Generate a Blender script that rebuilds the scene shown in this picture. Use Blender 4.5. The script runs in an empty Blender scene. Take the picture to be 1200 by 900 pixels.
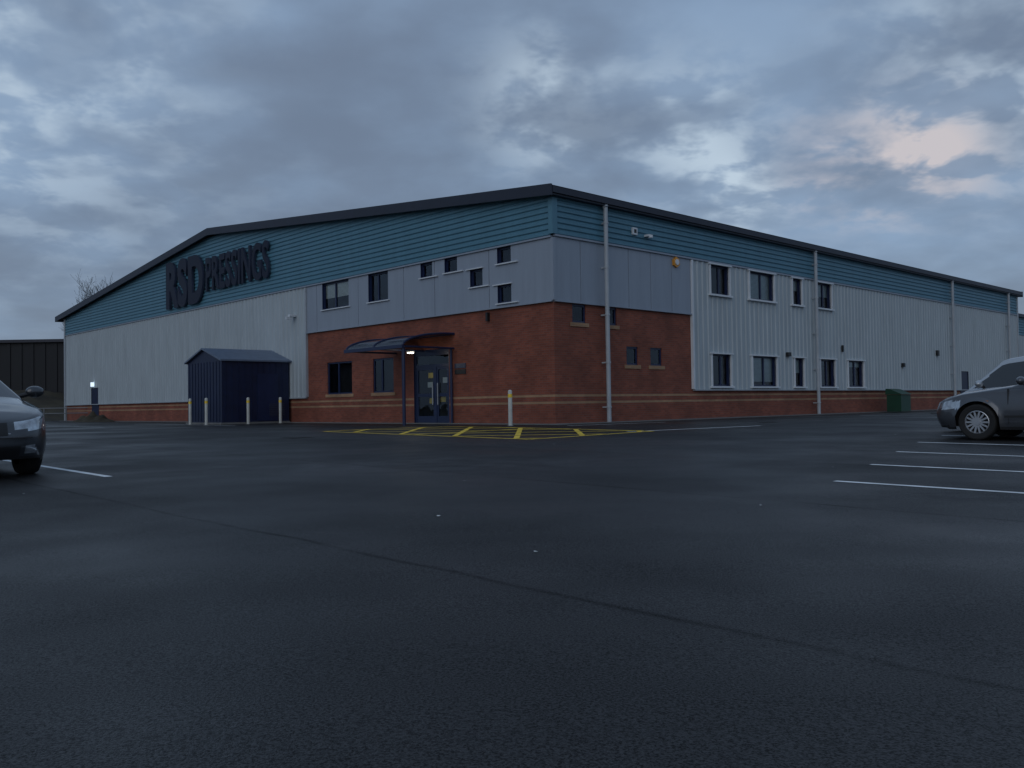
import bpy, bmesh, math, random
from mathutils import Vector as V, Matrix
random.seed(7)
scn=bpy.context.scene
# ------------------------------------------------------------------ frame
C=V((1.375,28.5,0)); dL=V((-.689,.7248,0)).normalized(); dR=V((dL.y,-dL.x,0)); nL=-dR; nR=-dL
Z=V((0,0,1))
def PL(t,z,o=0): return C+dL*t+nL*o+Z*z
def PR(t,z,o=0): return C+dR*t+nR*o+Z*z
def gz(y):
    if y>26: return 0.0
    return -.0133*(26-max(y,-40))
# ------------------------------------------------------------------ materials
def nodes(name):
    m=bpy.data.materials.new(name); m.use_nodes=True
    nt=m.node_tree; b=nt.nodes['Principled BSDF']; return m,nt,b
def simple(name,col,rough=.6,metal=0,var=.12,vscale=3,bump=0,bscale=40,spec=.5,coat=0):
    m,nt,b=nodes(name)
    tc=nt.nodes.new('ShaderNodeTexCoord'); n=nt.nodes.new('ShaderNodeTexNoise'); n.inputs['Scale'].default_value=vscale; n.inputs['Detail'].default_value=4
    nt.links.new(tc.outputs['Object'],n.inputs['Vector'])
    r=nt.nodes.new('ShaderNodeMapRange'); r.inputs[1].default_value=.3; r.inputs[2].default_value=.7; r.inputs[3].default_value=1-var; r.inputs[4].default_value=1+var
    nt.links.new(n.outputs['Fac'],r.inputs[0])
    mx=nt.nodes.new('ShaderNodeVectorMath'); mx.operation='SCALE'; mx.inputs[0].default_value=col
    nt.links.new(r.outputs[0],mx.inputs['Scale']); nt.links.new(mx.outputs[0],b.inputs['Base Color'])
    b.inputs['Roughness'].default_value=rough; b.inputs['Metallic'].default_value=metal; b.inputs['Specular IOR Level'].default_value=spec
    b.inputs['Coat Weight'].default_value=coat; b.inputs['Coat Roughness'].default_value=.08
    if bump:
        n2=nt.nodes.new('ShaderNodeTexNoise'); n2.inputs['Scale'].default_value=bscale; n2.inputs['Detail'].default_value=3
        nt.links.new(tc.outputs['Object'],n2.inputs['Vector'])
        bp=nt.nodes.new('ShaderNodeBump'); bp.inputs['Strength'].default_value=bump; bp.inputs['Distance'].default_value=.02
        nt.links.new(n2.outputs['Fac'],bp.inputs['Height']); nt.links.new(bp.outputs[0],b.inputs['Normal'])
    return m
def emis(name,col,s):
    m,nt,b=nodes(name); b.inputs['Emission Color'].default_value=(*col,1); b.inputs['Emission Strength'].default_value=s; b.inputs['Base Color'].default_value=(*col,1); return m
def brickmat(name,c1,c2,mort):
    m,nt,b=nodes(name)
    uv=nt.nodes.new('ShaderNodeUVMap')
    br=nt.nodes.new('ShaderNodeTexBrick'); br.inputs['Scale'].default_value=1; br.inputs['Brick Width'].default_value=.225; br.inputs['Row Height'].default_value=.075
    br.inputs['Mortar Size'].default_value=.006; br.inputs['Mortar Smooth'].default_value=.2
    br.inputs['Color1'].default_value=(*c1,1); br.inputs['Color2'].default_value=(*c2,1); br.inputs['Mortar'].default_value=(*mort,1)
    nt.links.new(uv.outputs[0],br.inputs['Vector'])
    n=nt.nodes.new('ShaderNodeTexNoise'); n.inputs['Scale'].default_value=.9; n.inputs['Detail'].default_value=6; nt.links.new(uv.outputs[0],n.inputs['Vector'])
    r=nt.nodes.new('ShaderNodeMapRange'); r.inputs[1].default_value=.3; r.inputs[2].default_value=.7; r.inputs[3].default_value=.72; r.inputs[4].default_value=1.2
    nt.links.new(n.outputs['Fac'],r.inputs[0])
    s=nt.nodes.new('ShaderNodeVectorMath'); s.operation='SCALE'; nt.links.new(br.outputs['Color'],s.inputs[0]); nt.links.new(r.outputs[0],s.inputs['Scale'])
    nt.links.new(s.outputs[0],b.inputs['Base Color']); b.inputs['Roughness'].default_value=.85
    bp=nt.nodes.new('ShaderNodeBump'); bp.inputs['Strength'].default_value=.5; bp.inputs['Distance'].default_value=.008; bp.invert=True
    nt.links.new(br.outputs['Fac'],bp.inputs['Height']); nt.links.new(bp.outputs[0],b.inputs['Normal'])
    return m
def sheetmat(name,col,rough,metal=0.0,var=.1):
    m,nt,b=nodes(name)
    uv=nt.nodes.new('ShaderNodeUVMap'); mp=nt.nodes.new('ShaderNodeMapping'); mp.inputs['Scale'].default_value=(2.2,.22,1)
    nt.links.new(uv.outputs[0],mp.inputs[0])
    n=nt.nodes.new('ShaderNodeTexNoise'); n.inputs['Scale'].default_value=1.6; n.inputs['Detail'].default_value=6; n.inputs['Roughness'].default_value=.65
    nt.links.new(mp.outputs[0],n.inputs['Vector'])
    r=nt.nodes.new('ShaderNodeMapRange'); r.inputs[1].default_value=.3; r.inputs[2].default_value=.7; r.inputs[3].default_value=1-var; r.inputs[4].default_value=1+var*.7
    nt.links.new(n.outputs['Fac'],r.inputs[0])
    s=nt.nodes.new('ShaderNodeVectorMath'); s.operation='SCALE'; s.inputs[0].default_value=col; nt.links.new(r.outputs[0],s.inputs['Scale'])
    nt.links.new(s.outputs[0],b.inputs['Base Color']); b.inputs['Roughness'].default_value=rough; b.inputs['Metallic'].default_value=metal
    return m
M={}
M['brick']=brickmat('red_brick',(.265,.074,.041),(.185,.050,.030),(.17,.10,.078))
M['buff']=brickmat('buff_brick',(.40,.235,.125),(.33,.19,.105),(.24,.19,.14))
M['white']=sheetmat('light_grey_cladding',(.395,.445,.47),.5,0,.14)
M['teal']=sheetmat('teal_cladding',(.085,.215,.29),.45)
M['panel']=sheetmat('grey_panel',(.27,.31,.37),.4,0,.08)
M['trim']=simple('dark_trim',(.014,.018,.034),.5)
M['wtrim']=simple('white_trim',(.62,.65,.68),.45,var=.06)
M['pipe']=simple('pipe_grey',(.36,.39,.42),.4,var=.08)
M['frame']=simple('navy_frame',(.010,.020,.065),.4)
M['navy']=simple('navy_steel',(.007,.014,.048),.45,var=.2)
M['roof']=simple('roof_sheet',(.25,.27,.30),.5)
M['shedroof']=simple('shed_roof',(.12,.155,.22),.45)
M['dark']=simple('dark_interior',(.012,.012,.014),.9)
M['blind']=simple('window_blind',(.72,.74,.72),.8,var=.05)
M['yellow']=simple('yellow_paint',(.76,.52,.05),.7,var=.3,vscale=5)
M['line']=simple('white_paint',(.80,.82,.82),.7,var=.22,vscale=4)
M['bollard']=simple('bollard_grey',(.50,.50,.46),.5)
M['green']=simple('green_grp',(.008,.05,.028),.5)
M['amber']=simple('amber_box',(.65,.28,.03),.4)
M['black']=simple('black_plastic',(.012,.012,.013),.5)
M['lamp']=emis('lamp_glow',(1,.93,.8),7)
M['lampb']=emis('bulkhead_glow',(.75,.88,1),1.0)
M['poly']=simple('smoked_polycarbonate',(.05,.06,.08),.15)
M['signface']=simple('sign_face',(.004,.007,.024),.45,spec=.2)
M['signside']=simple('sign_return',(.035,.045,.08),.4)
M['bark']=simple('bark',(.035,.028,.022),.9)
M['soil']=simple('rough_grass_bank',(.040,.032,.018),.95,var=.5,vscale=.8,bump=.8,bscale=3)
M['kerb']=simple('concrete',(.16,.16,.155),.85,bump=.3)
M['rail']=simple('galvanised_rail',(.16,.17,.18),.5)
M['litter']=simple('pale_litter',(.6,.6,.58),.8)
M['iron']=simple('cast_iron',(.02,.02,.02),.6,bump=.5,bscale=60)
M['black_wall']=sheetmat('black_cladding',(.008,.009,.012),.7)  # near-black sheet cladding of the building in the left background
M['paint_dk']=simple('dark_grey_car_paint',(.045,.05,.058),.35,metal=.5,var=.03,coat=1)
M['paint_gr']=simple('grey_car_paint',(.07,.075,.085),.35,metal=.5,var=.03,coat=1)
M['paint_si']=simple('silver_car_paint',(.42,.45,.48),.35,metal=.5,var=.03,coat=1)
M['tyre']=simple('tyre_rubber',(.015,.015,.015),.85)
M['alloy']=simple('alloy_rim',(.45,.46,.48),.3,metal=.7)
M['carglass']=simple('car_glass',(.01,.012,.014),.05,var=.0,spec=.8,coat=.5)
M['lens']=simple('headlamp_lens',(.42,.45,.48),.08,metal=.6,var=.3,vscale=12,coat=1)
M['amberl']=simple('indicator_lens',(.5,.18,.02),.2)
M['redl']=simple('tail_lens',(.35,.01,.01),.15)
M['plate']=simple('number_plate',(.65,.65,.6),.5)
def glassmat():
    m=bpy.data.materials.new('window_glass'); m.use_nodes=True; nt=m.node_tree; nt.nodes.clear()
    o=nt.nodes.new('ShaderNodeOutputMaterial'); mx=nt.nodes.new('ShaderNodeMixShader'); t=nt.nodes.new('ShaderNodeBsdfTransparent'); t.inputs[0].default_value=(.8,.86,.86,1)
    g=nt.nodes.new('ShaderNodeBsdfGlossy'); g.inputs['Roughness'].default_value=.03; g.inputs[0].default_value=(.8,.9,1,1)
    f=nt.nodes.new('ShaderNodeFresnel'); f.inputs[0].default_value=1.55
    tc=nt.nodes.new('ShaderNodeTexCoord'); n=nt.nodes.new('ShaderNodeTexNoise'); n.inputs['Scale'].default_value=1.3; nt.links.new(tc.outputs['Object'],n.inputs['Vector'])
    bp=nt.nodes.new('ShaderNodeBump'); bp.inputs['Strength'].default_value=.25; bp.inputs['Distance'].default_value=.03; nt.links.new(n.outputs['Fac'],bp.inputs['Height']); nt.links.new(bp.outputs[0],g.inputs['Normal'])
    nt.links.new(f.outputs[0],mx.inputs[0]); nt.links.new(t.outputs[0],mx.inputs[1]); nt.links.new(g.outputs[0],mx.inputs[2]); nt.links.new(mx.outputs[0],o.inputs[0]); return m
M['glass']=glassmat()
def asphaltmat():
    m,nt,b=nodes('asphalt'); L=nt.links.new
    tc=nt.nodes.new('ShaderNodeTexCoord')
    def noise(s,d=5,r=.55):
        n=nt.nodes.new('ShaderNodeTexNoise'); n.inputs['Scale'].default_value=s; n.inputs['Detail'].default_value=d; n.inputs['Roughness'].default_value=r; L(tc.outputs['Object'],n.inputs['Vector']); return n.outputs['Fac']
    def mr(i,a,bb,c,d):
        r=nt.nodes.new('ShaderNodeMapRange'); r.inputs[1].default_value=a; r.inputs[2].default_value=bb; r.inputs[3].default_value=c; r.inputs[4].default_value=d; L(i,r.inputs[0]); return r.outputs[0]
    def math_(op,x,y=None):
        n=nt.nodes.new('ShaderNodeMath'); n.operation=op
        for k,q in enumerate((x,y)):
            if q is None: continue
            if isinstance(q,(int,float)): n.inputs[k].default_value=q
            else: L(q,n.inputs[k])
        return n.outputs[0]
    dot=nt.nodes.new('ShaderNodeVectorMath'); dot.operation='DOT_PRODUCT'; L(tc.outputs['Object'],dot.inputs[0]); dot.inputs[1].default_value=dR
    s=math_('ADD',dot.outputs['Value'],math_('MULTIPLY',math_('SUBTRACT',noise(.5,2),.5),.22))
    q=math_('DIVIDE',math_('ADD',s,400-3.2),4.0)
    fl=math_('FLOOR',q); fr=math_('FRACT',q)
    wn=nt.nodes.new('ShaderNodeTexWhiteNoise'); wn.noise_dimensions='1D'; L(fl,wn.inputs['W'])
    lane=mr(wn.outputs['Value'],0,1,.72,1.28)
    edge=math_('ABSOLUTE',math_('SUBTRACT',fr,.5))
    pn=noise(2.2,4,.6)
    seam0=mr(edge,.490,.498,0,1)
    seam=math_('SUBTRACT',1.0,math_('MULTIPLY',seam0,mr(pn,.35,.65,.2,.65)))
    bign=noise(.16,4,.6)
    big=mr(bign,.3,.7,.7,1.3)
    fn=noise(95,2,.9)
    fine=mr(fn,.36,.64,.3,1.8)
    def patch(x,y,rx_,ry_):
        mp=nt.nodes.new('ShaderNodeMapping'); mp.inputs['Location'].default_value=(-x/rx_,-y/ry_,0); mp.inputs['Scale'].default_value=(1/rx_,1/ry_,0); L(tc.outputs['Object'],mp.inputs[0])
        ln=nt.nodes.new('ShaderNodeVectorMath'); ln.operation='LENGTH'; L(mp.outputs[0],ln.inputs[0]); return mr(ln.outputs['Value'],.3,1,1,0)
    res=math_('MULTIPLY',math_('ADD',patch(4.3,8.1,2.3,1.0),patch(-1.5,13,5,2.2)),mr(pn,.42,.62,0,1.0))
    k=math_('MULTIPLY',math_('MULTIPLY',lane,seam),math_('MULTIPLY',big,fine))
    k=math_('MULTIPLY',k,math_('ADD',1.0,math_('MULTIPLY',res,1.5)))
    sc=nt.nodes.new('ShaderNodeVectorMath'); sc.operation='SCALE'; sc.inputs[0].default_value=(.0235,.0235,.0245); L(k,sc.inputs['Scale'])
    L(sc.outputs[0],b.inputs['Base Color'])
    L(mr(noise(.28,3,.6),.36,.64,.36,.64),b.inputs['Roughness'])
    L(math_('MULTIPLY',mr(fn,.38,.62,.08,.42),math_('MULTIPLY',seam,mr(bign,.3,.7,1.2,.75))),b.inputs['Specular IOR Level'])
    bp=nt.nodes.new('ShaderNodeBump'); bp.inputs['Strength'].default_value=.7; bp.inputs['Distance'].default_value=.006
    L(fn,bp.inputs['Height']); L(bp.outputs[0],b.inputs['Normal'])
    return m
M['asphalt']=asphaltmat()
# ------------------------------------------------------------------ mesh builder
class MB:
    def __init__(s): s.v=[];s.f=[];s.uv=[];s.m=[];s.mats=[]
    def mi(s,k):
        if k not in s.mats: s.mats.append(k)
        return s.mats.index(k)
    def quad(s,pts,mat,uvs=None):
        i=len(s.v); s.v+= [tuple(p) for p in pts]; s.f.append(tuple(range(i,i+len(pts)))); s.m.append(s.mi(mat)); s.uv.append(uvs or [(p[0],p[2]) for p in pts])
    def box(s,P,t0,t1,z0,z1,o0,o1,mat):
        c=[P(t,z,o) for t in (t0,t1) for z in (z0,z1) for o in (o0,o1)]
        uvt=[(t,z) for t in (t0,t1) for z in (z0,z1) for o in (o0,o1)]
        for q in ((1,5,7,3),(4,0,2,6),(0,1,3,2),(5,4,6,7),(2,3,7,6),(0,4,5,1)):
            s.quad([c[i] for i in q],mat,[uvt[i] for i in q])
    def cyl(s,a,b,r,mat,n=12,r2=None,caps=True):
        a=V(a);b=V(b); d=(b-a).normalized(); x=d.orthogonal().normalized(); y=d.cross(x); r2=r if r2 is None else r2
        A=[a+(x*math.cos(k*2*math.pi/n)+y*math.sin(k*2*math.pi/n))*r for k in range(n)]
        B=[b+(x*math.cos(k*2*math.pi/n)+y*math.sin(k*2*math.pi/n))*r2 for k in range(n)]
        for k in range(n): s.quad([A[k],A[(k+1)%n],B[(k+1)%n],B[k]],mat)
        if caps: s.quad(A[::-1],mat); s.quad(B,mat)
    def make(s,name,parent=None,smooth=False):
        me=bpy.data.meshes.new(name); me.from_pydata(s.v,[],s.f)
        for k in s.mats: me.materials.append(M[k])
        ul=me.uv_layers.new(name='UVMap')
        for fi,p in enumerate(me.polygons):
            p.material_index=s.m[fi]; p.use_smooth=smooth
            for k in range(len(s.f[fi])): ul.data[p.loop_start+k].uv=s.uv[fi][k]
        ob=bpy.data.objects.new(name,me); scn.collection.objects.link(ob)
        if smooth:
            bm=bmesh.new(); bm.from_mesh(me); bmesh.ops.remove_doubles(bm,verts=bm.verts,dist=.0005); bmesh.ops.recalc_face_normals(bm,faces=bm.faces); bm.to_mesh(me); bm.free()
        if parent: ob.parent=parent
        return ob
def empty(name,loc=(0,0,0),rz=0):
    e=bpy.data.objects.new(name,None); e.empty_display_size=.5; e.location=loc; e.rotation_euler=(0,0,rz); scn.collection.objects.link(e); return e
def xyz(t,z,o): return V((t,o,z))
def wallgrid(mb,P,ts,zs,holes,prof,mat):
    ts=set(round(t,4) for t in ts); zs=set(round(z,4) for z in zs); a,b=min(ts),max(ts); c,d=min(zs),max(zs)
    hs=[]
    for h in holes:
        t0,t1,z0,z1=h
        if t1<a or t0>b or z1<c or z0>d: continue
        hs.append(h)
        for t in (t0,t1):
            if a<t<b: ts.add(round(t,4))
        for z in (z0,z1):
            if c<z<d: zs.add(round(z,4))
    ts=sorted(ts); zs=sorted(zs)
    for i in range(len(ts)-1):
        for j in range(len(zs)-1):
            tm=(ts[i]+ts[i+1])/2; zm=(zs[j]+zs[j+1])/2
            if any(h[0]<tm<h[1] and h[2]<zm<h[3] for h in hs): continue
            q=[(ts[i],zs[j]),(ts[i+1],zs[j]),(ts[i+1],zs[j+1]),(ts[i],zs[j+1])]
            mb.quad([P(t,z,prof(t,z)) for t,z in q],mat,q)
def interp(x,tab):
    if x<=tab[0][0]: return tab[0][1]
    for (x0,y0),(x1,y1) in zip(tab,tab[1:]):
        if x<=x1: return y0+(y1-y0)*(x-x0)/(x1-x0) if x1>x0 else y1
    return tab[-1][1]
def ribs(t0,t1,per=.333,base=.05,d=.035,seq=((0,0),(.03,1),(.11,1),(.14,0))):
    tab=[];t=t0
    while t<t1:
        for a,b in seq:
            if t+a<t1: tab.append((t+a,base+d*b))
        t+=per
    tab.append((t1,base)); return tab
# ------------------------------------------------------------------ warehouse
B=empty('industrial_warehouse')
LW=[('p',11.7,13.75,4.86,6.0,1),('p',8.92,10.27,4.86,6.0,1),('p',6.13,6.83,5.45,6.0,0),('p',4.7,5.41,5.47,6.0,0),('p',3.34,4.0,4.8,5.42,0),('p',1.9,2.58,5.45,6.0,0),('p',1.9,2.58,4.1,4.72,0)]
LG=[('b',11.6,13.5,1.22,2.58,1),('b',8.7,10.1,1.22,2.58,1)]
RU=[('w',8.7,10.0,4.83,5.98,1),('w',11.5,13.4,4.83,5.98,1),('w',14.95,15.75,4.83,5.98,0),('w',17.15,18.5,4.83,5.98,1)]
RLo=[('w',8.7,10.0,1.25,2.5,1),('w',11.6,13.5,1.25,2.5,1),('w',15.0,15.8,1.25,2.5,0),('w',17.3,18.7,1.25,2.5,1),('w',20.0,21.6,1.25,2.5,1)]
RB=[('b',.87,1.54,3.32,3.93,0),('b',2.62,3.12,3.32,3.93,0),('b',3.62,4.26,1.98,2.62,0),('b',4.97,5.65,1.98,2.62,0)]
DOOR=(5.3,7.4,-.05,2.75)
holesL=[w[1:5] for w in LW+LG]+[DOOR]; holesR=[w[1:5] for w in RU+RLo+RB]
mb=MB(); flat0=lambda t,z:0.0
def brickrun(P,t0,t1,ztop,holes):
    for a,b,m in [(-.1,.66,'brick'),(.66,.735,'buff'),(.735,.885,'brick'),(.885,.96,'buff'),(.96,ztop,'brick')]:
        wallgrid(mb,P,[t0,t1],[a,b],holes,flat0,m)
brickrun(PL,0,15.1,3.98,holesL); brickrun(PL,15.1,47.8,1.12,[(41.3,42.6,-.05,2.2)])
brickrun(PR,0,7.5,3.98,holesR); brickrun(PR,7.5,44.2,1.12,holesR+[(34.2,35.4,-.05,2.2)])
mb.make('brickwork',B)
mb=MB()
for (P,ws) in ((PL,LG),(PR,RB)):
    for w in ws: mb.box(P,w[1]-.12,w[2]+.12,w[3]-.13,w[3],.003,.03,'buff')
mb.make('buff_sills',B)
mb=MB()
tabL=ribs(15.1,47.8); tabR=ribs(7.5,44.2)
wallgrid(mb,PL,[t for t,_ in tabL],[1.12,6.0],[(41.3,42.6,-.05,2.2)],lambda t,z:interp(t,tabL) ,'white')
wallgrid(mb,PR,[t for t,_ in tabR],[1.12,6.08],holesR+[(34.2,35.4,-.05,2.2)],lambda t,z:interp(t,tabR),'white')
mb.make('ribbed_cladding',B)
mb=MB()
def joints(js,a,b):
    tab=[(a,.055)]
    for j in js: tab+=[(j-.018,.055),(j-.012,.03),(j+.012,.03),(j+.018,.055)]
    tab.append((b,.055)); return tab
jl=joints([3.0,6.0,7.9,11.0,14.2],0,15.1); jr=joints([1.25,2.5,3.75,5.0,6.25],0,7.5)
wallgrid(mb,PL,[t for t,_ in jl],[3.98,6.04],holesL,lambda t,z:interp(t,jl),'panel')
wallgrid(mb,PR,[t for t,_ in jr],[3.98,6.08],holesR,lambda t,z:interp(t,jr),'panel')
mb.make('grey_panels',B)
def zrows(z0,z1,per=.185):
    out=[];z=z0
    while z<z1:
        for a,b in ((0,.06),(.035,.10),(.11,.10),(.145,.06)):
            if z+a<z1: out.append((z+a,b))
        z+=per
    out.append((z1,.06)); return out
mb=MB()
zt=zrows(6.06,9.62)
def lim(z):
    zz=z+.12
    a=0 if zz<=7.5 else 24.2*(zz-7.5)/(2.35)
    b=47.85 if zz<=7.4 else 24.2+(9.85-zz)*(47.85-24.2)/2.45
    return a,b
for (z0,o0),(z1,o1) in zip(zt,zt[1:]):
    a0,b0=lim(z0);a1,b1=lim(z1)
    q=[(a0,z0,o0),(b0,z0,o0),(b1,z1,o1),(a1,z1,o1)]
    mb.quad([PL(*k) for k in q],'teal',[(k[0],k[1]) for k in q])
zt=zrows(6.1,7.42)
for (z0,o0),(z1,o1) in zip(zt,zt[1:]):
    q=[(0,z0,o0),(44.3,z0,o0),(44.3,z1,o1),(0,z1,o1)]
    mb.quad([PR(*k) for k in q],'teal',[(k[0],k[1]) for k in q])
mb.make('teal_cladding',B)
mb=MB()
mb.box(PL,0,47.85,6.005,6.06,.0,.12,'panel'); mb.box(PR,0,44.3,6.04,6.10,.0,.12,'panel')
mb.box(PL,0,15.1,3.94,3.985,.0,.10,'panel'); mb.box(PR,0,7.5,3.94,3.985,.0,.10,'panel')
mb.box(PL,15.12,47.8,1.08,1.13,.0,.12,'pipe'); mb.box(PR,7.52,44.2,1.08,1.13,.0,.12,'pipe')
mb.box(PL,15.04,15.14,3.99,5.98,.0,.11,'pipe'); mb.box(PR,7.45,7.55,1.14,6.03,.0,.11,'wtrim')
mb.box(PL,15.05,15.15,1.14,3.93,.0,.11,'pipe')
mb.box(PL,-.13,.06,6.11,7.4,-.10,.128,'teal'); mb.box(PL,-.08,.04,3.99,6.0,-.06,.075,'panel')
mb.box(PL,47.72,47.92,-.1,7.2,-.2,.13,'pipe'); mb.box(PR,44.2,44.36,-.1,7.3,-.2,.13,'pipe')
mb.make('flashings',B)
def PRf(a,b,o): return C+dL*a+dR*b+Z*o
mb=MB()
E0,E1,RG=-.35,48.9,24.2
def rz2(t): return 7.62+(9.97-7.62)*(t-0)/24.2 if t<=RG else 9.97-(9.97-7.52)*(t-RG)/(47.85-RG)
for a,b in ((E0,RG),(RG,E1)):
    for dz,fl in ((0,1),(-.12,0)):
        q=[PRf(a,-.335,rz2(a)+dz),PRf(a,44.58,rz2(a)+dz),PRf(b,44.58,rz2(b)+dz),PRf(b,-.335,rz2(b)+dz)]
        mb.quad(q,'roof' if fl else 'trim')
    for r0,r1 in ((-.42,-.34),(44.59,44.67)):
        c=[PRf(t,r,rz2(t)+d) for t in (a,b) for d in (-.33,.03) for r in (r0,r1)]
        for f in ((0,4,6,2),(1,3,7,5),(2,6,7,3),(0,1,5,4),(0,2,3,1),(4,5,7,6)): mb.quad([c[i] for i in f],'trim')
    c=[PRf(t,r,rz2(t)-.22) for t in (a,b) for r in (-.34,0)]
    mb.quad([c[0],c[1],c[3],c[2]],'trim')
mb.make('roof',B)
mb=MB()
mb.box(PR,-.33,44.6,7.36,7.56,.17,.36,'trim'); mb.box(PR,-.3,44.6,7.30,7.355,.0,.30,'trim')
Pb=lambda t,z,o: PR(t,z,o-48.9)
mb.box(Pb,-.3,44.6,7.1,7.28,-.1,.08,'trim')
mb.make('gutters',B)
mb=MB()
q=[PL(47.85,-.1,0),PL(47.85,-.1,-44.3),PL(47.85,7.4,-44.3),PL(47.85,7.4,0)]; mb.quad(q,'white',[(0,0),(44,0),(44,7.4),(0,7.4)])
q=[PL(0,-.1,-44.3),PL(47.85,-.1,-44.3),PL(47.85,7.45,-44.3),PL(24.2,9.8,-44.3),PL(0,7.5,-44.3)]; mb.quad(q,'white',[(0,0),(47,0),(47,7.4),(24,9.8),(0,7.4)])
mb.make('rear_walls',B)
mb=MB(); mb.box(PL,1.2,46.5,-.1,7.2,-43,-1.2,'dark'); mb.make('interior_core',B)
mb=MB()
Pe=lambda t,z,o: PR(t,z,o-1.0)
te=ribs(44.4,72,base=.05)
wallgrid(mb,Pe,[t for t,_ in te],[1.12,4.95],[],lambda t,z:interp(t,te),'white')
zz=zrows(4.95,6.25)
for (z0,o0),(z1,o1) in zip(zz,zz[1:]):
    mb.quad([Pe(44.4,z0,o0),Pe(72,z0,o0),Pe(72,z1,o1),Pe(44.4,z1,o1)],'teal',[(44.4,z0),(72,z0),(72,z1),(44.4,z1)])
wallgrid(mb,Pe,[44.4,72],[-.1,1.12],[],flat0,'brick')
mb.box(Pe,44.72,72.2,6.2,6.42,-20,.3,'trim'); mb.box(Pe,71.9,72.0,-.1,6.19,-20,.05,'white')
mb.make('lower_extension',B)
# windows
mb=MB(); mbt=MB()
def window(P,kind,t0,t1,z0,z1,mull,blind=0):
    out={'p':.055,'b':0,'w':.05}[kind]; dp=-.10
    for q in ([(t0,z0,out),(t1,z0,out),(t1,z0,dp),(t0,z0,dp)],[(t0,z1,out),(t1,z1,out),(t1,z1,dp),(t0,z1,dp)],[(t0,z0,out),(t0,z1,out),(t0,z1,dp),(t0,z0,dp)],[(t1,z0,out),(t1,z1,out),(t1,z1,dp),(t1,z0,dp)]):
        mb.quad([P(*k) for k in q],'frame' if kind!='b' else 'brick',[(k[0],k[1]) for k in q])
    fw=.065; e=.002
    mb.box(P,t0+e,t1-e,z0+e,z0+fw,dp,dp+.06,'frame'); mb.box(P,t0+e,t1-e,z1-fw,z1-e,dp,dp+.06,'frame')
    mb.box(P,t0+e,t0+fw,z0+fw,z1-fw,dp,dp+.058,'frame'); mb.box(P,t1-fw,t1-e,z0+fw,z1-fw,dp,dp+.058,'frame')
    for k in range(mull):
        tm=t0+(t1-t0)*(k+1)/(mull+1)+(.12 if mull==1 else 0); mb.box(P,tm-.04,tm+.04,z0+fw,z1-fw,dp,dp+.056,'frame')
    a=random.uniform(-.006,.006); b=random.uniform(-.006,.006)
    g=[P(t0,z0,dp+.02+a),P(t1,z0,dp+.02+b),P(t1,z1,dp+.02+b),P(t0,z1,dp+.02+a)]
    if P is PL: g=g[::-1]      # keep the pane's normal facing outwards
    mb.quad(g,'glass')
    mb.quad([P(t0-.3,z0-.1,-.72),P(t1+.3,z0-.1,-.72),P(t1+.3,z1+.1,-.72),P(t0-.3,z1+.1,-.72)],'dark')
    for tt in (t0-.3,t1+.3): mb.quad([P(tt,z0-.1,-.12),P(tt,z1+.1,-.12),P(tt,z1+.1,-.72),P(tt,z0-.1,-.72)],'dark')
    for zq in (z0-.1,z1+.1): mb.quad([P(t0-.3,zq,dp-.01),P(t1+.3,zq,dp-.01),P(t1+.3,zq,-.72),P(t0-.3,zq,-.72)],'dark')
    if blind:
        zz=z1
        while zz>z1-(z1-z0)*blind:
            mb.quad([P(t0,zz,dp-.03),P(t1,zz,dp-.03),P(t1,zz-.045,dp-.008),P(t0,zz-.045,dp-.008)],'blind'); zz-=.05
    if kind=='w':
        e=.14
        mbt.box(P,t0-e,t1+e,z1,z1+.055,.0,.16,'wtrim'); mbt.box(P,t0-e,t1+e,z0-.07,z0,.0,.18,'wtrim')
        mbt.box(P,t0-.07,t0,z0,z1,.0,.13,'wtrim'); mbt.box(P,t1,t1+.07,z0,z1,.0,.13,'wtrim')
    if kind=='p':
        e=.16 if t1-t0<1 else .05
        mbt.box(P,t0-e*2.2,t1+.05,z0-.04,z0,.0,.13,'wtrim')
        if t1-t0<1 and z1<5.9: mbt.box(P,t0-.05,t1+e*1.2,z1,z1+.035,.0,.12,'wtrim')
for i,w in enumerate(LW+LG): window(PL,*w,blind=(.55,0,0,0,0,0,0,0,0)[i])
for i,w in enumerate(RU): window(PR,*w,blind=(.0,.95,.4,.5)[i])
for i,w in enumerate(RLo): window(PR,*w,blind=(0,.8,.5,0,.2)[i])
for w in RB: window(PR,*w)
mb.make('windows',B); mbt.make('window_trims',B)
# entrance door
mb=MB()
t0,t1,_,z1=DOOR
for q in ([(t0,0,0),(t0,z1,0),(t0,z1,-.15),(t0,0,-.15)],[(t1,0,0),(t1,z1,0),(t1,z1,-.15),(t1,0,-.15)],[(t0,z1,0),(t1,z1,0),(t1,z1,-.15),(t0,z1,-.15)]): mb.quad([PL(*k) for k in q],'frame')
mb.box(PL,t0,t1,-.05,.03,-1.2,.0,'kerb')
e=.002
for a,b,c,d in ((t0+e,t0+.09,.03,z1-e),(t1-.09,t1-e,.03,z1-e),(t0+.09,t1-.09,z1-.22,z1-e),(t0+.09,t1-.09,2.1,2.2),(6.1,6.22,.03,2.1)): mb.box(PL,a,b,c,d,-.14,-.05,'frame')
for a,b in ((t0+.09,6.1),(6.22,t1-.09)):
    for c in ((a,a+.09,.03,2.1),(b-.09,b,.03,2.1),(a+.09,b-.09,.03,.28),(a+.09,b-.09,1.0,1.12),(a+.09,b-.09,2.0,2.1)): mb.box(PL,*c,-.12,-.065,'frame')
mb.quad([PL(t0,z1,-.09),PL(t1,z1,-.09),PL(t1,0,-.09),PL(t0,0,-.09)],'glass')
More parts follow.
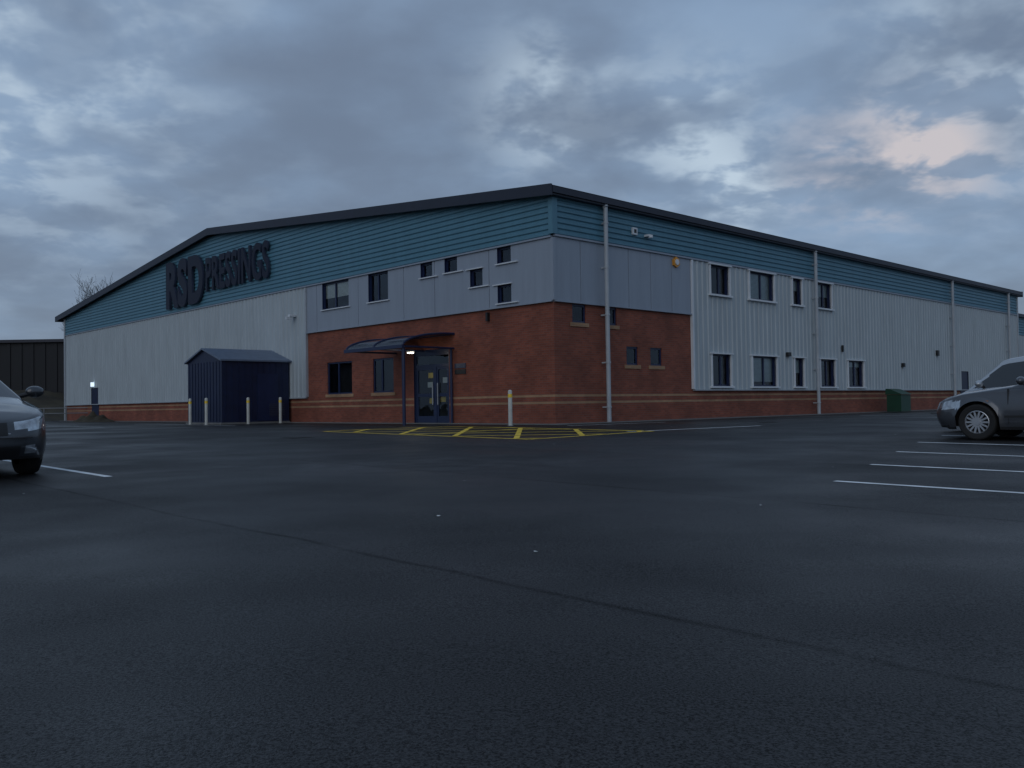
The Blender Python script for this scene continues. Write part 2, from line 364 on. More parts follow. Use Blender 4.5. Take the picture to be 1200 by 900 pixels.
mb.quad([PL(t0-.3,0,-1),PL(t1+.3,0,-1),PL(t1+.3,z1,-1),PL(t0-.3,z1,-1)],'dark')
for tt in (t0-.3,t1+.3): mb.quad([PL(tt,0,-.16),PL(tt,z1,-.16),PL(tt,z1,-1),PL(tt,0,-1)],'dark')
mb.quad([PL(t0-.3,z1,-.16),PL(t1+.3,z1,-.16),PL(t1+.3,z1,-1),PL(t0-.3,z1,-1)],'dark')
for k,(a,z) in enumerate(((6.45,1.7),(6.5,1.35),(6.4,.75),(5.6,1.5),(5.75,.8))): mb.box(PL,a,a+.3,z,z+.2,-.2,-.19,'yellow' if k%2==0 else 'blind')
mb.cyl(PL(6.3,.7,-.02),PL(6.3,1.5,-.02),.02,'pipe'); mb.cyl(PL(6.0,.7,-.02),PL(6.0,1.5,-.02),.02,'pipe')
mb.box(PL,41.3,42.6,0,2.2,-.06,.02,'navy'); mb.box(PR,34.2,35.4,0,2.2,-.06,.02,'navy')
mb.make('doors',B)
# canopy
mb=MB()
ca,cb,pr=5.0,8.5,2.3; N=10
def arc(k,d=0):
    th=math.radians(88*k/N); return (math.sin(th)*(pr+d), 2.72+(math.cos(th))*.52+d)
for k in range(N):
    o0,z0=arc(k);o1,z1_=arc(k+1);o0b,z0b=arc(k,-.02);o1b,z1b=arc(k+1,-.02)
    mb.quad([PL(ca,z0,o0),PL(cb,z0,o0),PL(cb,z1_,o1),PL(ca,z1_,o1)],'poly'); mb.quad([PL(ca,z0b,o0b),PL(cb,z0b,o0b),PL(cb,z1b,o1b),PL(ca,z1b,o1b)],'poly')
    for tt in (ca,(ca+cb)/2,cb):
        mb.cyl(PL(tt,z0+.01,o0),PL(tt,z1_+.01,o1),.04,'frame',6)
for tt in (ca,(ca+cb)/2,cb): mb.cyl(PL(tt,2.72,0),PL(tt,2.72,pr),.035,'frame',6)
mb.box(PL,ca-.05,cb+.05,2.66,2.78,pr-.03,pr+.06,'frame'); mb.box(PL,ca-.05,cb+.05,3.20,3.28,.003,.07,'frame')
mb.cyl(PL(ca+.06,0,pr-.08),PL(ca+.06,2.7,pr-.08),.06,'frame',12); mb.cyl(PL(ca+.06,0,.1),PL(ca+.06,2.7,.1),.05,'frame',12)
mb.make('entrance_canopy',B)
mb=MB(); mb.box(PL,6.15,6.45,2.62,2.69,.9,1.05,'wtrim'); mb.box(PL,6.18,6.42,2.58,2.618,.92,1.03,'lamp'); mb.make('canopy_lamp',B)
mb=MB(); mb.box(PL,41.85,42.1,2.28,2.56,.12,.26,'lampb'); mb.make('bulkhead_lamp',B)
for t in (2.33,16.75,32.7,42.1):
    mb=MB(); mb.cyl(PR(t,.02,.26),PR(t,7.25,.26),.075,'pipe',14); mb.cyl(PR(t,7.25,.26),PR(t,7.4,.2),.10,'pipe',12)
    for z in (.5,2,3.6,5.2,6.7): mb.cyl(PR(t,z,.26),PR(t,z+.06,.26),.092,'pipe',12); mb.box(PR,t-.03,t+.03,z,z+.05,.0,.24,'pipe')
    mb.make('downpipe',B)
mb=MB()
mb.box(PR,3.9,4.15,6.55,6.8,.10,.17,'wtrim'); mb.box(PR,3.96,4.09,6.61,6.74,.17,.175,'black')
mb.box(PR,4.6,4.85,6.55,6.62,.10,.3,'wtrim'); mb.cyl(PR(4.72,6.5,.3),PR(4.72,6.6,.3),.08,'wtrim')
mb.cyl(PR(6.48,5.83,.055),PR(6.48,5.83,.14),.2,'amber',6); mb.cyl(PR(6.48,5.83,.14),PR(6.48,5.83,.17),.11,'wtrim',16)
mb.box(PL,15.9,16.1,4.75,4.85,.05,.4,'wtrim'); mb.box(PL,15.95,16.05,4.62,4.74,.25,.55,'wtrim')
mb.box(PL,4.35,4.95,1.78,1.95,.003,.03,'black'); mb.box(PL,4.35,4.95,1.99,2.16,.003,.03,'signside'); mb.box(PL,3.05,3.15,3.55,3.85,.0,.12,'black')
mb.box(PR,14.3,14.55,2.55,2.72,.08,.2,'black'); mb.box(PR,26.0,26.2,2.3,2.5,.08,.2,'black'); mb.box(PR,30.5,30.75,3.0,3.3,.08,.2,'black'); mb.box(PR,19.4,19.5,2.9,3.2,.08,.15,'black')
mb.make('wall_fittings',B)
# sign letters
S=empty('company_name_sign')
def letters(txt,tl,tr,z0,z1,name,out,ext,off):
    cu=bpy.data.curves.new(name,'FONT'); cu.body=txt; cu.size=1; cu.offset=off; cu.extrude=.5; cu.space_character=1.0+off*2.2
    ob=bpy.data.objects.new('tmp',cu); scn.collection.objects.link(ob); bpy.context.view_layer.update()
    me=bpy.data.meshes.new_from_object(ob.evaluated_get(bpy.context.evaluated_depsgraph_get())); bpy.data.objects.remove(ob)
    xs=[v.co.x for v in me.vertices]; ys=[v.co.y for v in me.vertices]
    x0,x1,y0,y1=min(xs),max(xs),min(ys),max(ys)
    me.materials.clear(); me.materials.append(M['signface']); me.materials.append(M['signside'])
    for p in me.polygons: p.material_index=0 if p.normal.z>.5 else 1
    for v in me.vertices:
        fx=(v.co.x-x0)/(x1-x0); fy=(v.co.y-y0)/(y1-y0); fz=v.co.z+.5
        v.co=PL(tl+(tr-tl)*fx, z0+(z1-z0)*fy, out+ext*fz)
    me.name=name; o=bpy.data.objects.new(name,me); scn.collection.objects.link(o); o.parent=S
letters('RSD',29.75,25.05,6.25,8.9,'initials',.16,.12,.045)
letters('PRESSINGS',24.75,18.1,6.75,8.55,'word',.16,.10,.022)
mb=MB()
for z in (6.95,8.2): mb.box(PL,18.2,29.6,z,z+.05,.10,.158,'trim')
mb.make('mounting_rails',S)
# ------------------------------------------------------------------ ground
def sheet(name,xs,ys,mat,dz=0.0):
    mb=MB()
    for i in range(len(xs)-1):
        for j in range(len(ys)-1):
            mb.quad([(xs[i],ys[j],gz(ys[j])+dz),(xs[i+1],ys[j],gz(ys[j])+dz),(xs[i+1],ys[j+1],gz(ys[j+1])+dz),(xs[i],ys[j+1],gz(ys[j+1])+dz)],mat)
    return mb.make(name)
sheet('ground',[-1500,-200,-60,0,60,200,1500],[-1500,-200,-40,0,26,60,200,2500],'soil',-.03)
sheet('asphalt_car_park',[-46,-20,0,20,40,75],[-40,-20,0,13,26,45,66,90],'asphalt',0)
mk=MB()
def stripe(a,b,w,mat,dz=.004):
    a=V((a[0],a[1],0));b=V((b[0],b[1],0)); d=(b-a).normalized(); n=V((-d.y,d.x,0))*w/2
    k=max(1,int((b-a).length/1.0)); 
    for i in range(k):
        p=a+(b-a)*i/k; q=a+(b-a)*(i+1)/k
        mk.quad([(v.x,v.y,gz(v.y)+dz) for v in (p-n,q-n,q+n,p+n)],mat)
bays=[(3.44,9.57),(4.62,11.55),(5.9,13.75),(7.25,16.0),(8.7,18.1),(10.2,20.15),(11.8,22.2)]
for (x,y) in bays: stripe((x,y),(x-dL.x*4.8,y-dL.y*4.8),.1,'line')
for k in range(4):
    p=V((-7.21,13.61,0))-dR*2.4*k; stripe(p,p-dL*2.9,.1,'line')
    if k==0: stripe(p,p+dL*2.2,.1,'line')
stripe((2.81,21.92),(6.74,24.22),.1,'line'); stripe((1.63,26.61),(4.99,29.3),.1,'line')
stripe((-18.37,43.39),(-10.87,35.0),.1,'line'); stripe((-22.11,42.36),(-16.6,36.2),.1,'line'); stripe((13.94,35.79),(15.79,33.41),.1,'line')
for (x,y) in ((16.5,38.0),(19,36.2)): stripe((x,y),(x+1.9,y-2.0),.1,'line')
mk.make('painted_bay_lines')
mk=MB()
P0=V((.35,19.06,0)); U=dL*8.2; W=dR*4.3
for a,b in ((P0,P0+U),(P0+W,P0+W+U),(P0,P0+W),(P0+U,P0+U+W),(P0+U*.5,P0+U*.5+W)): stripe(a,b,.13,'yellow')
def clipdiag(c,u0,u1,v1=4.3,slope=1):
    pts=[]
    for v in (0,v1):
        u=c+slope*v
        if u0<=u<=u1: pts.append((u,v))
    for u in (u0,u1):
        v=(u-c)/slope
        if 0<v<v1: pts.append((u,v))
    return pts
for (u0,u1) in ((0,4.1),(4.1,8.2)):
    for sl,dz in ((1,.008),(-1,.012)):
        k=-8
        while k<14:
            p=clipdiag(k,u0,u1,4.3,sl)
            if len(p)>=2 and abs(p[0][0]-p[1][0])>.3:
                a,b=[P0+dL*q[0]+dR*q[1] for q in p[:2]]; stripe(a,b,.13,'yellow',dz)
            k+=2.1
mk.make('painted_yellow_hatching')
mb=MB(); rl=random.Random(5)
spots=[(4.0,11.2),(.13,5.6),(-.62,7.3)]+[(rl.uniform(-9,9),rl.uniform(5,26)) for _ in range(16)]
for i,(x,y) in enumerate(spots):
    s=rl.uniform(.010,.03) if i>2 else .022
    a=rl.uniform(0,3); pts=[]
    for k in range(5):
        th=a+k*2*math.pi/5; rr_=s*rl.uniform(.6,1.2); pts.append((x+rr_*math.cos(th),y+rr_*math.sin(th),gz(y)+.006+rl.uniform(0,.006)))
    mb.quad(pts,'litter')
mb.make('scattered_litter')
for (x,y,w_) in ((-5.2,21.5,.6),(7.6,26.6,.45)):
    e=empty('drain_cover',(x,y,gz(y)),math.atan2(dR.y,dR.x)); mb=MB()
    mb.box(xyz,-w_/2,w_/2,-.05,.005,-w_/2,w_/2,'iron'); mb.make('frame',e); mb=MB()
    for k in range(7):
        a=-w_/2+.05+k*(w_-.1)/7; mb.box(xyz,a,a+.035,.006,.012,-w_/2+.05,w_/2-.05,'iron')
    mb.make('grating_bars',e)
mb=MB(); mb.box(PL,-.6,47.8,-.05,.03,.0,.45,'kerb'); mb.box(PR,0,44,-.05,.031,.0,.45,'kerb'); mb.make('concrete_apron')
for (t,o,z) in ((.44,1.57,1.12),(16.6,4.0,1.15),(18.2,4.0,1.15),(15.8,2.5,1.15),(15.75,1.0,1.15)):
    p=PL(t,0,o); e=empty('bollard',p); mb=MB()
    mb.cyl((0,0,-.05),(0,0,z-.05),.065,'bollard',18,caps=False)
    for k in range(4):
        a0=k*math.pi/8;a1=(k+1)*math.pi/8; mb.cyl((0,0,z-.05+.05*math.sin(a0)),(0,0,z-.05+.05*math.sin(a1)),.065*math.cos(a0),'bollard',18,r2=.065*math.cos(a1)+.0001,caps=False)
    mb.make('post',e,True); mb=MB(); mb.cyl((0,0,z-.24),(0,0,z-.13),.068,'yellow',18); mb.make('reflective_band',e); mb=MB(); mb.cyl((0,0,-.03),(0,0,.012),.12,'kerb',16); mb.make('foundation_collar',e)
# shed
e=empty('utility_shed'); mb=MB()
sa,sb,so,sp,sh=16.5,19.9,.15,3.35,2.75
mb.box(PL,sa,sb,.08,sh,so,sp,'navy'); mb.box(PL,sa-.08,sb+.08,-.05,.08,so,sp+.08,'kerb')
mb.make('walls',e); mb=MB()
k=so+.3
while k<sp-.1: mb.box(PL,sa-.02,sa,.12,sh-.02,k,k+.04,'navy'); k+=.3
k=sa+.2
while k<sb: mb.box(PL,k,k+.04,.12,sh-.02,sp,sp+.02,'navy'); k+=.3
mb.box(PL,sa-.035,sa-.0,.12,2.2,so+.55,so+1.55,'frame'); 
for i in range(7): mb.box(PL,sa-.06,sa-.035,.35+.08*i,.39+.08*i,so+.25,so+1.0,'signside')
mb.make('doors_and_louvre',e); mb=MB(); tm=(sa+sb)/2; rr=3.3
for a,b,za,zb in ((sa-.12,tm,sh-.02,rr),(tm,sb+.12,rr,sh-.02)):
    c=[PL(t,z+d,o) for (t,z) in ((a,za),(b,zb)) for d in (0,.07) for o in (so-.1,sp+.12)]
    for f in ((0,4,6,2),(1,3,7,5),(2,6,7,3),(0,1,5,4),(0,2,3,1),(4,5,7,6)): mb.quad([c[i] for i in f],'shedroof')
mb.quad([PL(sa,sh,sp),PL(sb,sh,sp),PL(tm,rr-.02,sp)],'navy'); mb.quad([PL(sa,sh,so),PL(sb,sh,so),PL(tm,rr-.02,so)],'navy')
mb.make('pitched_roof',e)
e=empty('green_grit_bin'); mb=MB()
mb.box(PR,22.6,23.7,.03,.85,.75,1.45,'green'); mb.make('body',e)
mb=MB()
c=[PR(t,z,o) for t in (22.55,23.75) for (z,o) in ((.86,.7),(1.15,.72),(1.12,.95),(.86,1.52))]
for f in ((0,3,2,1),(4,5,6,7),(0,1,5,4),(1,2,6,5),(2,3,7,6),(3,0,4,7)): mb.quad([c[i] for i in f],'green')
mb.make('lid',e)
mb=MB(); n=26
def hz(x,y):
    d=math.hypot(x/2.3,y/1.1); return max(0,(1-d))**.8*.5*(1+.5*math.sin(5*x+2)*math.cos(7*y))-.03
hp=PL(38.5,0,1.3)
for i in range(n):
    for j in range(n):
        q=[(-2.4+4.8*a/n,-1.2+2.4*b/n) for a,b in ((i,j),(i+1,j),(i+1,j+1),(i,j+1))]
        mb.quad([tuple(hp-dL*x+nL*y+Z*hz(x,y)) for x,y in q],'soil')
mb.make('spoil_heap',None,True)
# ------------------------------------------------------------------ left background
mb=MB(); mb.box(xyz,-95,-35.5,0,6.6,76,96,'black_wall'); 
k=-94
while k<-36: mb.box(xyz,k,k+.25,.2,6.5,75.93,76,'black_wall'); k+=1.0
mb.box(xyz,-95.3,-35.2,6.6,6.85,75.7,96.3,'trim'); o=mb.make('dark_warehouse')
mb=MB(); nx,ny=60,14
def bz(x,y):
    f=(y-64)/10; return 2.5*max(0,min(1,f))**.7*min(1,max(0,(-33-x)/6))+.18*math.sin(x*1.3)*math.sin(y*2.1)*(f>0)-.02
for i in range(nx):
    for j in range(ny):
        q=[(-110+78*a/nx,64+12*b/ny) for a,b in ((i,j),(i+1,j),(i+1,j+1),(i,j+1))]
        mb.quad([(x,y,bz(x,y)) for x,y in q],'soil')
mb.make('embankment',None,True)
e=empty('pedestrian_guard_rail'); mb=MB()
for k in range(5):
    x=-36.5+k*1.5; mb.cyl((x,60,0),(x,60,.9),.04,'rail',8)
for z in (.55,.9): mb.cyl((-36.5,60,z),(-30.5,60,z),.03,'rail',8)
mb.make('rails_and_posts',e); e.location=(2.0,0,0)
def tree(name,loc,h,seed,wide=1.0):
    rnd=random.Random(seed); mb=MB()
    def br(p,d,l,r,lv):
        q=p; n=3
        for i in range(n):
            d2=(d+V((rnd.uniform(-1,1),rnd.uniform(-1,1),rnd.uniform(-.3,.7)))*.16).normalized()
            q2=q+d2*l/n; r2=r*(1-.28*(i+1)/n)
            mb.cyl(q,q2,max(.011,r*(1-.28*i/n)),'bark',6 if lv<2 else 3,r2=max(.008,r2),caps=False)
            if lv<6 and (i>0 or lv>0):
                for _ in range(2):
                    ax=V((rnd.uniform(-1,1),rnd.uniform(-1,1),rnd.uniform(-.1,.8))).normalized()
                    if lv<5 or rnd.random()<.25: br(q2,(d2*.75+ax*.8).normalized(),l*rnd.uniform(.56,.78),r2*.6,lv+1)
            q=q2; d=d2
    br(V((0,0,-.1)),V((0,0,1)),h*.33,h*.018,0)
    zz=max(v[2] for v in mb.v); k=h/zz
    mb.v=[(v[0]*k*wide,v[1]*k*wide,v[2]*k) for v in mb.v]
    o=mb.make(name); o.location=loc; return o
tree('bare_tree',(-38.0,85,0),14.2,11,.8)
# ------------------------------------------------------------------ cars
def smooth(x): return x*x*(3-2*x)
def make_car(name,paint,wheel,heading,L=4.5,W=.88,H=1.45,hood=1.15,ws=.8,spokes=10,sc=1.0):
    h=V((heading[0],heading[1],0)).normalized(); lf=V((-h.y,h.x,0))
    fx=L-.88; rx=.92; R=.32
    o=V((wheel[0],wheel[1],0))-h*fx*sc-lf*(W-.12)*wheel[2]*sc
    e=empty(name,(o.x,o.y,gz(wheel[1])),math.atan2(h.y,h.x)); e.scale=(sc,sc,sc)
    def hw(x):
        if x>L-.75: d=(x-(L-.75))/.75; return W*max(0,1-d**3.6)**.42
        if x<.6: d=(.6-x)/.6; return W*max(0,1-d**4)**.4
        return W
    zs_t=[(0,.80),(.25,.93),(1.2,.95),(L-hood-.3,.93),(L-hood,.91),(L-.6,.80),(L-.2,.71),(L,.64)]
    AR=R+.055
    def zb(x):
        z=.19 if .3<x<L-.3 else .22
        for c in (fx,rx):
            if abs(x-c)<AR: z=max(z,R+math.sqrt(AR*AR-(x-c)**2))
        return z
    def nose(z): 
        return .11*max(0,(z-.48)/.3)**1.6+.09*max(0,(.36-z)/.16)
    xs=set()
    n=int(L/.04)
    for i in range(n+1): xs.add(round(L*i/n,4))
    for i in range(14): xs.add(round(L-.16*(1-math.cos(math.pi/2*i/14)),4)); xs.add(round(.16*(1-math.cos(math.pi/2*i/14)),4))
    for c in (fx,rx):
        for k in range(13): xs.add(round(c+AR*math.cos(math.pi*k/12),4)); 
        xs.add(round(c+AR+.002,4)); xs.add(round(c-AR-.002,4))
    xs=sorted(xs)
    NR=14
    def section(x):
        w=max(hw(x),.004); b=zb(x); s=interp(x,zs_t); pts=[]
        for j in range(NR+1):
            z=b+(s-b)*j/NR; f=1-.07*((z-.52)/.4)**2
            lip=0
            for c in (fx,rx):
                dd=math.hypot(x-c,z-R)
                if dd<AR+.07: lip=max(lip,.022*(1-(dd-AR)/.07))
            pts.append((w*f+lip*min(1,w/W),z))
        for fy,dz in ((.955,.018),(.90,.032),(.80,.045),(.6,.06),(.3,.07),(0,.073)): pts.append((w*fy*.93,s+dz*min(1,w/W*1.2)))
        out=[]
        for y,z in pts:
            xx=x
            if x>L-.75: xx=x-smooth((x-(L-.75))/.75)*nose(z)
            if x<.4: xx=x+((.4-x)/.4)**2*(.09*max(0,(z-.5)/.4)+.05*max(0,(.4-z)/.2))
            out.append((xx,y,z))
        return out
    secs=[section(x) for x in xs]; mb=MB()
    for i in range(len(xs)-1):
        a,b=secs[i],secs[i+1]; xm=(xs[i]+xs[i+1])/2
        for j in range(len(a)-1):
            y=(a[j][1]+a[j+1][1])/2; z=(a[j][2]+a[j+1][2]+b[j][2]+b[j+1][2])/4; m=paint
            front=xm>L-.75
            if front and j<NR:
                if .56<z<.70 and y>.44 and xm>L-.60: m='lens'
                elif .50<z<.64 and y<.40 : m='black'
                elif .26<z<.38 and y<.52: m='black'
                elif .28<z<.37 and .56<y<.70 and xm>L-.4: m='lens'
                elif z<.25: m='black'
            elif z<.25 and j<NR: m='black'
            if xm<.5 and j<NR and .66<z<.86 and y>.5 and xm<.3: m='redl'
            for sy in (1,-1):
                q=[(p[0],p[1]*sy,p[2]) for p in (a[j],b[j],b[j+1],a[j+1])]
                if sy<0: q=q[::-1]
                mb.quad(q,m)
    body=mb.make('body_shell',e,True)
    g0,g1=.12,L-hood+.05; belt=.93; top=H-.03
    ht=[(g0,belt),(g0+.45,top-.10),(g0+.8,top-.03),(g0+1.6,top),(g1-ws-.5,top-.01),(g1-ws-.12,top-.06),(g1-ws,top-.10),(g1,belt-.02)]
    mb=MB(); n=int((g1-g0)/.028); gs=[g0+(g1-g0)*i/n for i in range(n+1)]
    def gsec(x):
        hgt=interp(x,ht); f=(hgt-belt)/.5; yb=W*.94; yt=yb-.26*max(0,f)
        pts=[]
        for j in range(11):
            s=j/10; pts.append((yb+(yt-yb)*s, belt-.03+(hgt-.035-belt+.03)*s))
        for fy,dz in ((.975,-.014),(.93,.0),(.8,.012),(.5,.024),(0,.03)): pts.append((yt*fy,hgt+dz))
        return [(x,y,z) for y,z in pts]
    G=[gsec(x) for x in gs]
    for i in range(n):
        a,b=G[i],G[i+1]; xm=(gs[i]+gs[i+1])/2; hgt=interp(xm,ht)
        for j in range(len(a)-1):
            y=(a[j][1]+a[j+1][1])/2; z=(a[j][2]+a[j+1][2])/2; m=paint
            if j<10:
                if z>belt+.015 and z<hgt-.075 and abs(xm-(g0+(g1-g0)*.50))>.035 and abs(xm-(g0+.75))>.04: m='carglass'
                if abs(xm-(g0+(g1-g0)*.50))<=.035 and z<hgt-.075 and z>belt+.015: m='black'
            else:
                if (xm>g1-ws+.05 and xm<g1-.01) or (xm<g0+.42): 
                    if j>=11: m='carglass'
            for sy in (1,-1):
                q=[(p[0],p[1]*sy,p[2]) for p in (a[j],b[j],b[j+1],a[j+1])]
                if sy<0: q=q[::-1]
                mb.quad(q,m)
    mb.make('cabin',e,True)
    mb=MB()
    mb.box(xyz,.25,L-.3,.24,.60,-W+.26,W-.26,'black'); mb.box(xyz,1.3,L-1.35,.22,.6,-W+.08,W-.08,'black')
    mb.make('underbody',e)
    mb=MB()
    for sy in (1,-1):
        P=lambda t,z,o,sy=sy: V((t,sy*(W*.985+o),z))
        for t in (fx-.52,fx-1.55,): mb.box(P,t,t+.012,.30,.90,-.03,.008,'black')
        mb.box(P,fx-1.42,fx-1.22,.80,.83,-.02,.03,paint); mb.box(P,fx-.2,fx-.12,.66,.70,-.01,.012,'amberl')
        mb.box(P,rx+.45,fx-.45,.40,.44,-.02,.012,'black')
        mb.cyl((g1-.32,sy*(W-.08),belt+.03),(g1-.30,sy*(W+.05),belt+.07),.03,'black',8)
    mb.box(xyz,L-.065,L-.04,.42,.53,-.26,.26,'plate'); mb.box(xyz,L-.07,L+.005,.465,.475,-.6,.6,'black')
    for k in range(4): mb.box(xyz,L-.09+.0,L-.03-.018*k,.515+.03*k,.525+.03*k,-.38,.38,'pipe')
    mb.make('trim_details',e)
    for sy in (1,-1):
        bm=bmesh.new(); bmesh.ops.create_uvsphere(bm,u_segments=16,v_segments=10,radius=1)
        for v in bm.verts:
            v.co=V((v.co.x*.075+g1-.30,(v.co.y*.115)+sy*(W+.13),v.co.z*.075+belt+.10))
        me=bpy.data.meshes.new('mirror'); bm.to_mesh(me); bm.free(); me.materials.append(M[paint])
        for p in me.polygons: p.use_smooth=True
        ob=bpy.data.objects.new('door_mirror',me); scn.collection.objects.link(ob); ob.parent=e
    for cx in (fx,rx):
        for sy in (1,-1):
            mb=MB(); N=40
            prof=[(.20,.0),(.235,.015),(.285,.022),(.308,.012),(.32,-.02),(.32,-.16),(.305,-.195),(.2,-.2)]
            y0=sy*(W-.02)
            def ring(r,o): return [(cx+r*math.cos(2*math.pi*k/N), y0+sy*o*1.0, R+r*math.sin(2*math.pi*k/N)) for k in range(N)]
            rings=[ring(r,o) for r,o in prof]
            for A,Bq in zip(rings,rings[1:]):
                for k in range(N): mb.quad([A[k],A[(k+1)%N],Bq[(k+1)%N],Bq[k]],'tyre')
            rp=[(.205,.004),(.195,.010),(.185,-.005),(.18,-.06)]
            rings=[ring(r,o) for r,o in rp]
            for A,Bq in zip(rings,rings[1:]):
                for k in range(N): mb.quad([A[k],A[(k+1)%N],Bq[(k+1)%N],Bq[k]],'alloy')
            mb.quad(ring(.185,-.075),'black')
            for k in range(spokes):
                a=2*math.pi*k/spokes; c,s=math.cos(a),math.sin(a)
                def sp(r,w,o): return (cx+r*c-w*s, y0+sy*o, R+r*s+w*c)
                A=[sp(.03,-.018,.0),sp(.03,.018,.0),sp(.19,.015,.002),sp(.19,-.015,.002)]; Bk=[sp(.03,-.018,-.04),sp(.03,.018,-.04),sp(.19,.015,-.03),sp(.19,-.015,-.03)]
                mb.quad(A,'alloy')
                for q in range(4): mb.quad([A[q],A[(q+1)%4],Bk[(q+1)%4],Bk[q]],'alloy')
            mb.cyl((cx,y0-sy*.03,R),(cx,y0+sy*.012,R),.055,'alloy',16)
            mb.make('wheel',e)
    return e
make_car('parked_car','paint_dk',(-6.66,12.2,1),(.689,-.725),L=4.7,H=1.45,sc=1.1)
make_car('parked_car','paint_gr',(8.56,16.38,1),tuple(dL)[:2],L=4.3,W=.86,H=1.36,hood=1.4,ws=.9,spokes=14,sc=1.03)
make_car('parked_car','paint_si',(9.88,19.08,1),tuple(dL)[:2],L=4.1,W=.85,H=1.64,hood=.82,ws=.62,spokes=7)
# ------------------------------------------------------------------ world
w=bpy.data.worlds.new('World'); scn.world=w; w.use_nodes=True; nt=w.node_tree; L_=nt.links.new
bg=nt.nodes['Background']
SUN_EL=14; SUN_AZ=200
sky=nt.nodes.new('ShaderNodeTexSky'); sky.sky_type='NISHITA'; sky.sun_disc=False; sky.sun_elevation=math.radians(SUN_EL); sky.sun_rotation=math.radians(SUN_AZ)
tc=nt.nodes.new('ShaderNodeTexCoord'); sep=nt.nodes.new('ShaderNodeSeparateXYZ'); L_(tc.outputs['Generated'],sep.inputs[0])
def wm(op,a,b=None,c=None,clamp=False):
    n=nt.nodes.new('ShaderNodeMath'); n.operation=op; n.use_clamp=clamp
    for k,q in enumerate((a,b,c)):
        if q is None: continue
        if isinstance(q,(int,float)): n.inputs[k].default_value=q
        else: L_(q,n.inputs[k])
    return n.outputs[0]
zc=wm('ADD',wm('MAXIMUM',sep.outputs[2],0.0),.25)
cb=nt.nodes.new('ShaderNodeCombineXYZ'); L_(wm('DIVIDE',sep.outputs[0],zc),cb.inputs[0]); L_(wm('DIVIDE',sep.outputs[1],zc),cb.inputs[1])
def wn(scale,det,rough,off,dist=0):
    mp=nt.nodes.new('ShaderNodeMapping'); mp.inputs['Location'].default_value=off; L_(cb.outputs[0],mp.inputs[0])
    n=nt.nodes.new('ShaderNodeTexNoise'); n.inputs['Scale'].default_value=scale; n.inputs['Detail'].default_value=det; n.inputs['Roughness'].default_value=rough; n.inputs['Distortion'].default_value=dist
    L_(mp.outputs[0],n.inputs['Vector']); return n.outputs['Fac']
def wr(i,a,b,c,d,sm=True):
    r=nt.nodes.new('ShaderNodeMapRange'); r.interpolation_type='SMOOTHSTEP' if sm else 'LINEAR'; r.inputs[1].default_value=a; r.inputs[2].default_value=b; r.inputs[3].default_value=c; r.inputs[4].default_value=d; L_(i,r.inputs[0]); return r.outputs[0]
def mixc(f,a,b):
    m=nt.nodes.new('ShaderNodeMix'); m.data_type='RGBA'
    if isinstance(f,(int,float)): m.inputs[0].default_value=f
    else: L_(f,m.inputs[0])
    for k,q in ((6,a),(7,b)):
        if isinstance(q,tuple): m.inputs[k].default_value=(*q,1)
        else: L_(q,m.inputs[k])
    return m.outputs[2]
S_=.1
def c_(r,g,b): return (r/S_,g/S_,b/S_)
n1=wn(1.2,4,.45,(3.1,1.7,0),.05); n2=wn(3.4,5,.5,(7.3,2.2,0),.1)
dens=wm('ADD',wm('MULTIPLY',n1,.6),wm('MULTIPLY',n2,.4))
cloud=mixc(wr(dens,.34,.66,0,1),c_(.245,.35,.51),c_(.155,.205,.295))
def pool(v,pw):
    v=V(v).normalized(); d=nt.nodes.new('ShaderNodeVectorMath'); d.operation='DOT_PRODUCT'; L_(tc.outputs['Generated'],d.inputs[0]); d.inputs[1].default_value=v
    return wm('POWER',wm('MAXIMUM',d.outputs['Value'],0),pw)
base=mixc(.06,cloud,sky.outputs[0])
n4=wn(7.0,4,.55,(1.1,4.2,0),.2)
thin=wm('MULTIPLY',wr(n2,.60,.42,.15,1),wr(n4,.60,.40,.1,1))
cold=wm('ADD',wm('ADD',pool((.06,1,.34),450),wm('MULTIPLY',pool((-.6,1,.45),60),.9)),wm('ADD',wm('MULTIPLY',pool((.21,1,.30),450),.8),wm('ADD',pool((.26,1,.225),1200),wm('MULTIPLY',pool((.6,1,.42),120),.7))))
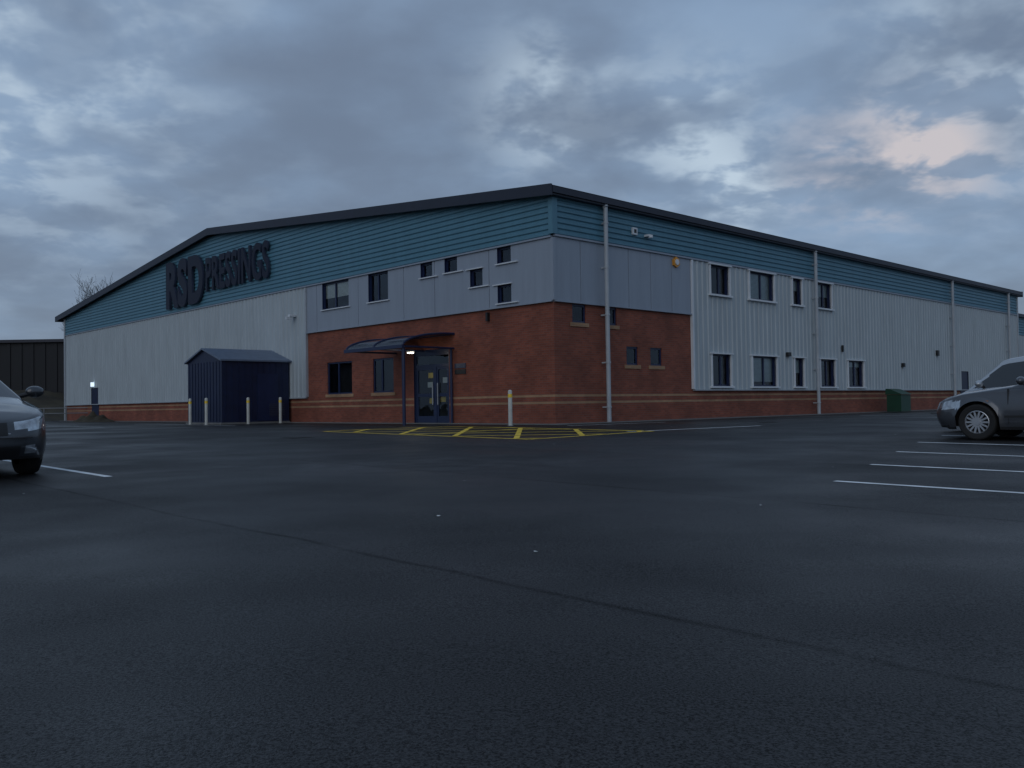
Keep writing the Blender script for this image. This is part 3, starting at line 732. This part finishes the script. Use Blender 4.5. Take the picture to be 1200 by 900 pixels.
cold=wm('MULTIPLY',cold,wm('MULTIPLY',thin,1.1),clamp=True)
base=mixc(cold,base,c_(.50,.61,.72))
warm=wm('MULTIPLY',wm('ADD',pool((.49,1,.275),800),wm('ADD',wm('MULTIPLY',pool((.42,1,.27),800),.9),wm('MULTIPLY',pool((.35,1,.265),900),.5))),thin,clamp=True)
base=mixc(warm,base,c_(.57,.54,.57))
base=mixc(wr(sep.outputs[2],.17,.0,0,.55),base,c_(.185,.23,.295))
L_(base,bg.inputs['Color']); bg.inputs['Strength'].default_value=S_
w.cycles.sampling_method='MANUAL'; w.cycles.sample_map_resolution=512
sl=bpy.data.lights.new('Sun','SUN'); sl.energy=.42; sl.angle=math.radians(50); sl.color=(.97,.985,1); so_=bpy.data.objects.new('Sun',sl); scn.collection.objects.link(so_)
az=math.radians(SUN_AZ); el=math.radians(SUN_EL+14); d=V((math.sin(az)*math.cos(el),math.cos(az)*math.cos(el),math.sin(el)))
so_.rotation_euler=d.to_track_quat('Z','Y').to_euler(); so_.location=d*60
pl=bpy.data.lights.new('canopy_light','POINT'); pl.energy=5; pl.color=(1,.9,.75); pl.shadow_soft_size=.1; po=bpy.data.objects.new('canopy_light',pl); scn.collection.objects.link(po); po.location=PL(6.3,2.45,1.0)
# ------------------------------------------------------------------ camera
p=math.radians(1.33);a=math.radians(.9)
f=V((0,math.cos(p),math.sin(p)));r0=V((1,0,0));u0=V((0,-math.sin(p),math.cos(p)))
r=math.cos(a)*r0-math.sin(a)*u0;u=math.sin(a)*r0+math.cos(a)*u0
cam=bpy.data.cameras.new('Camera'); cam.lens=1045/1200*36; cam.sensor_width=36; cam.clip_end=5000; cam.clip_start=.05
co=bpy.data.objects.new('Camera',cam); scn.collection.objects.link(co)
m3=Matrix((r,u,-f)).transposed(); co.matrix_world=Matrix.Translation((0,0,.655))@m3.to_4x4(); scn.camera=co
scn.view_settings.view_transform='Standard'; scn.view_settings.look='None'; scn.view_settings.exposure=0; scn.view_settings.gamma=1
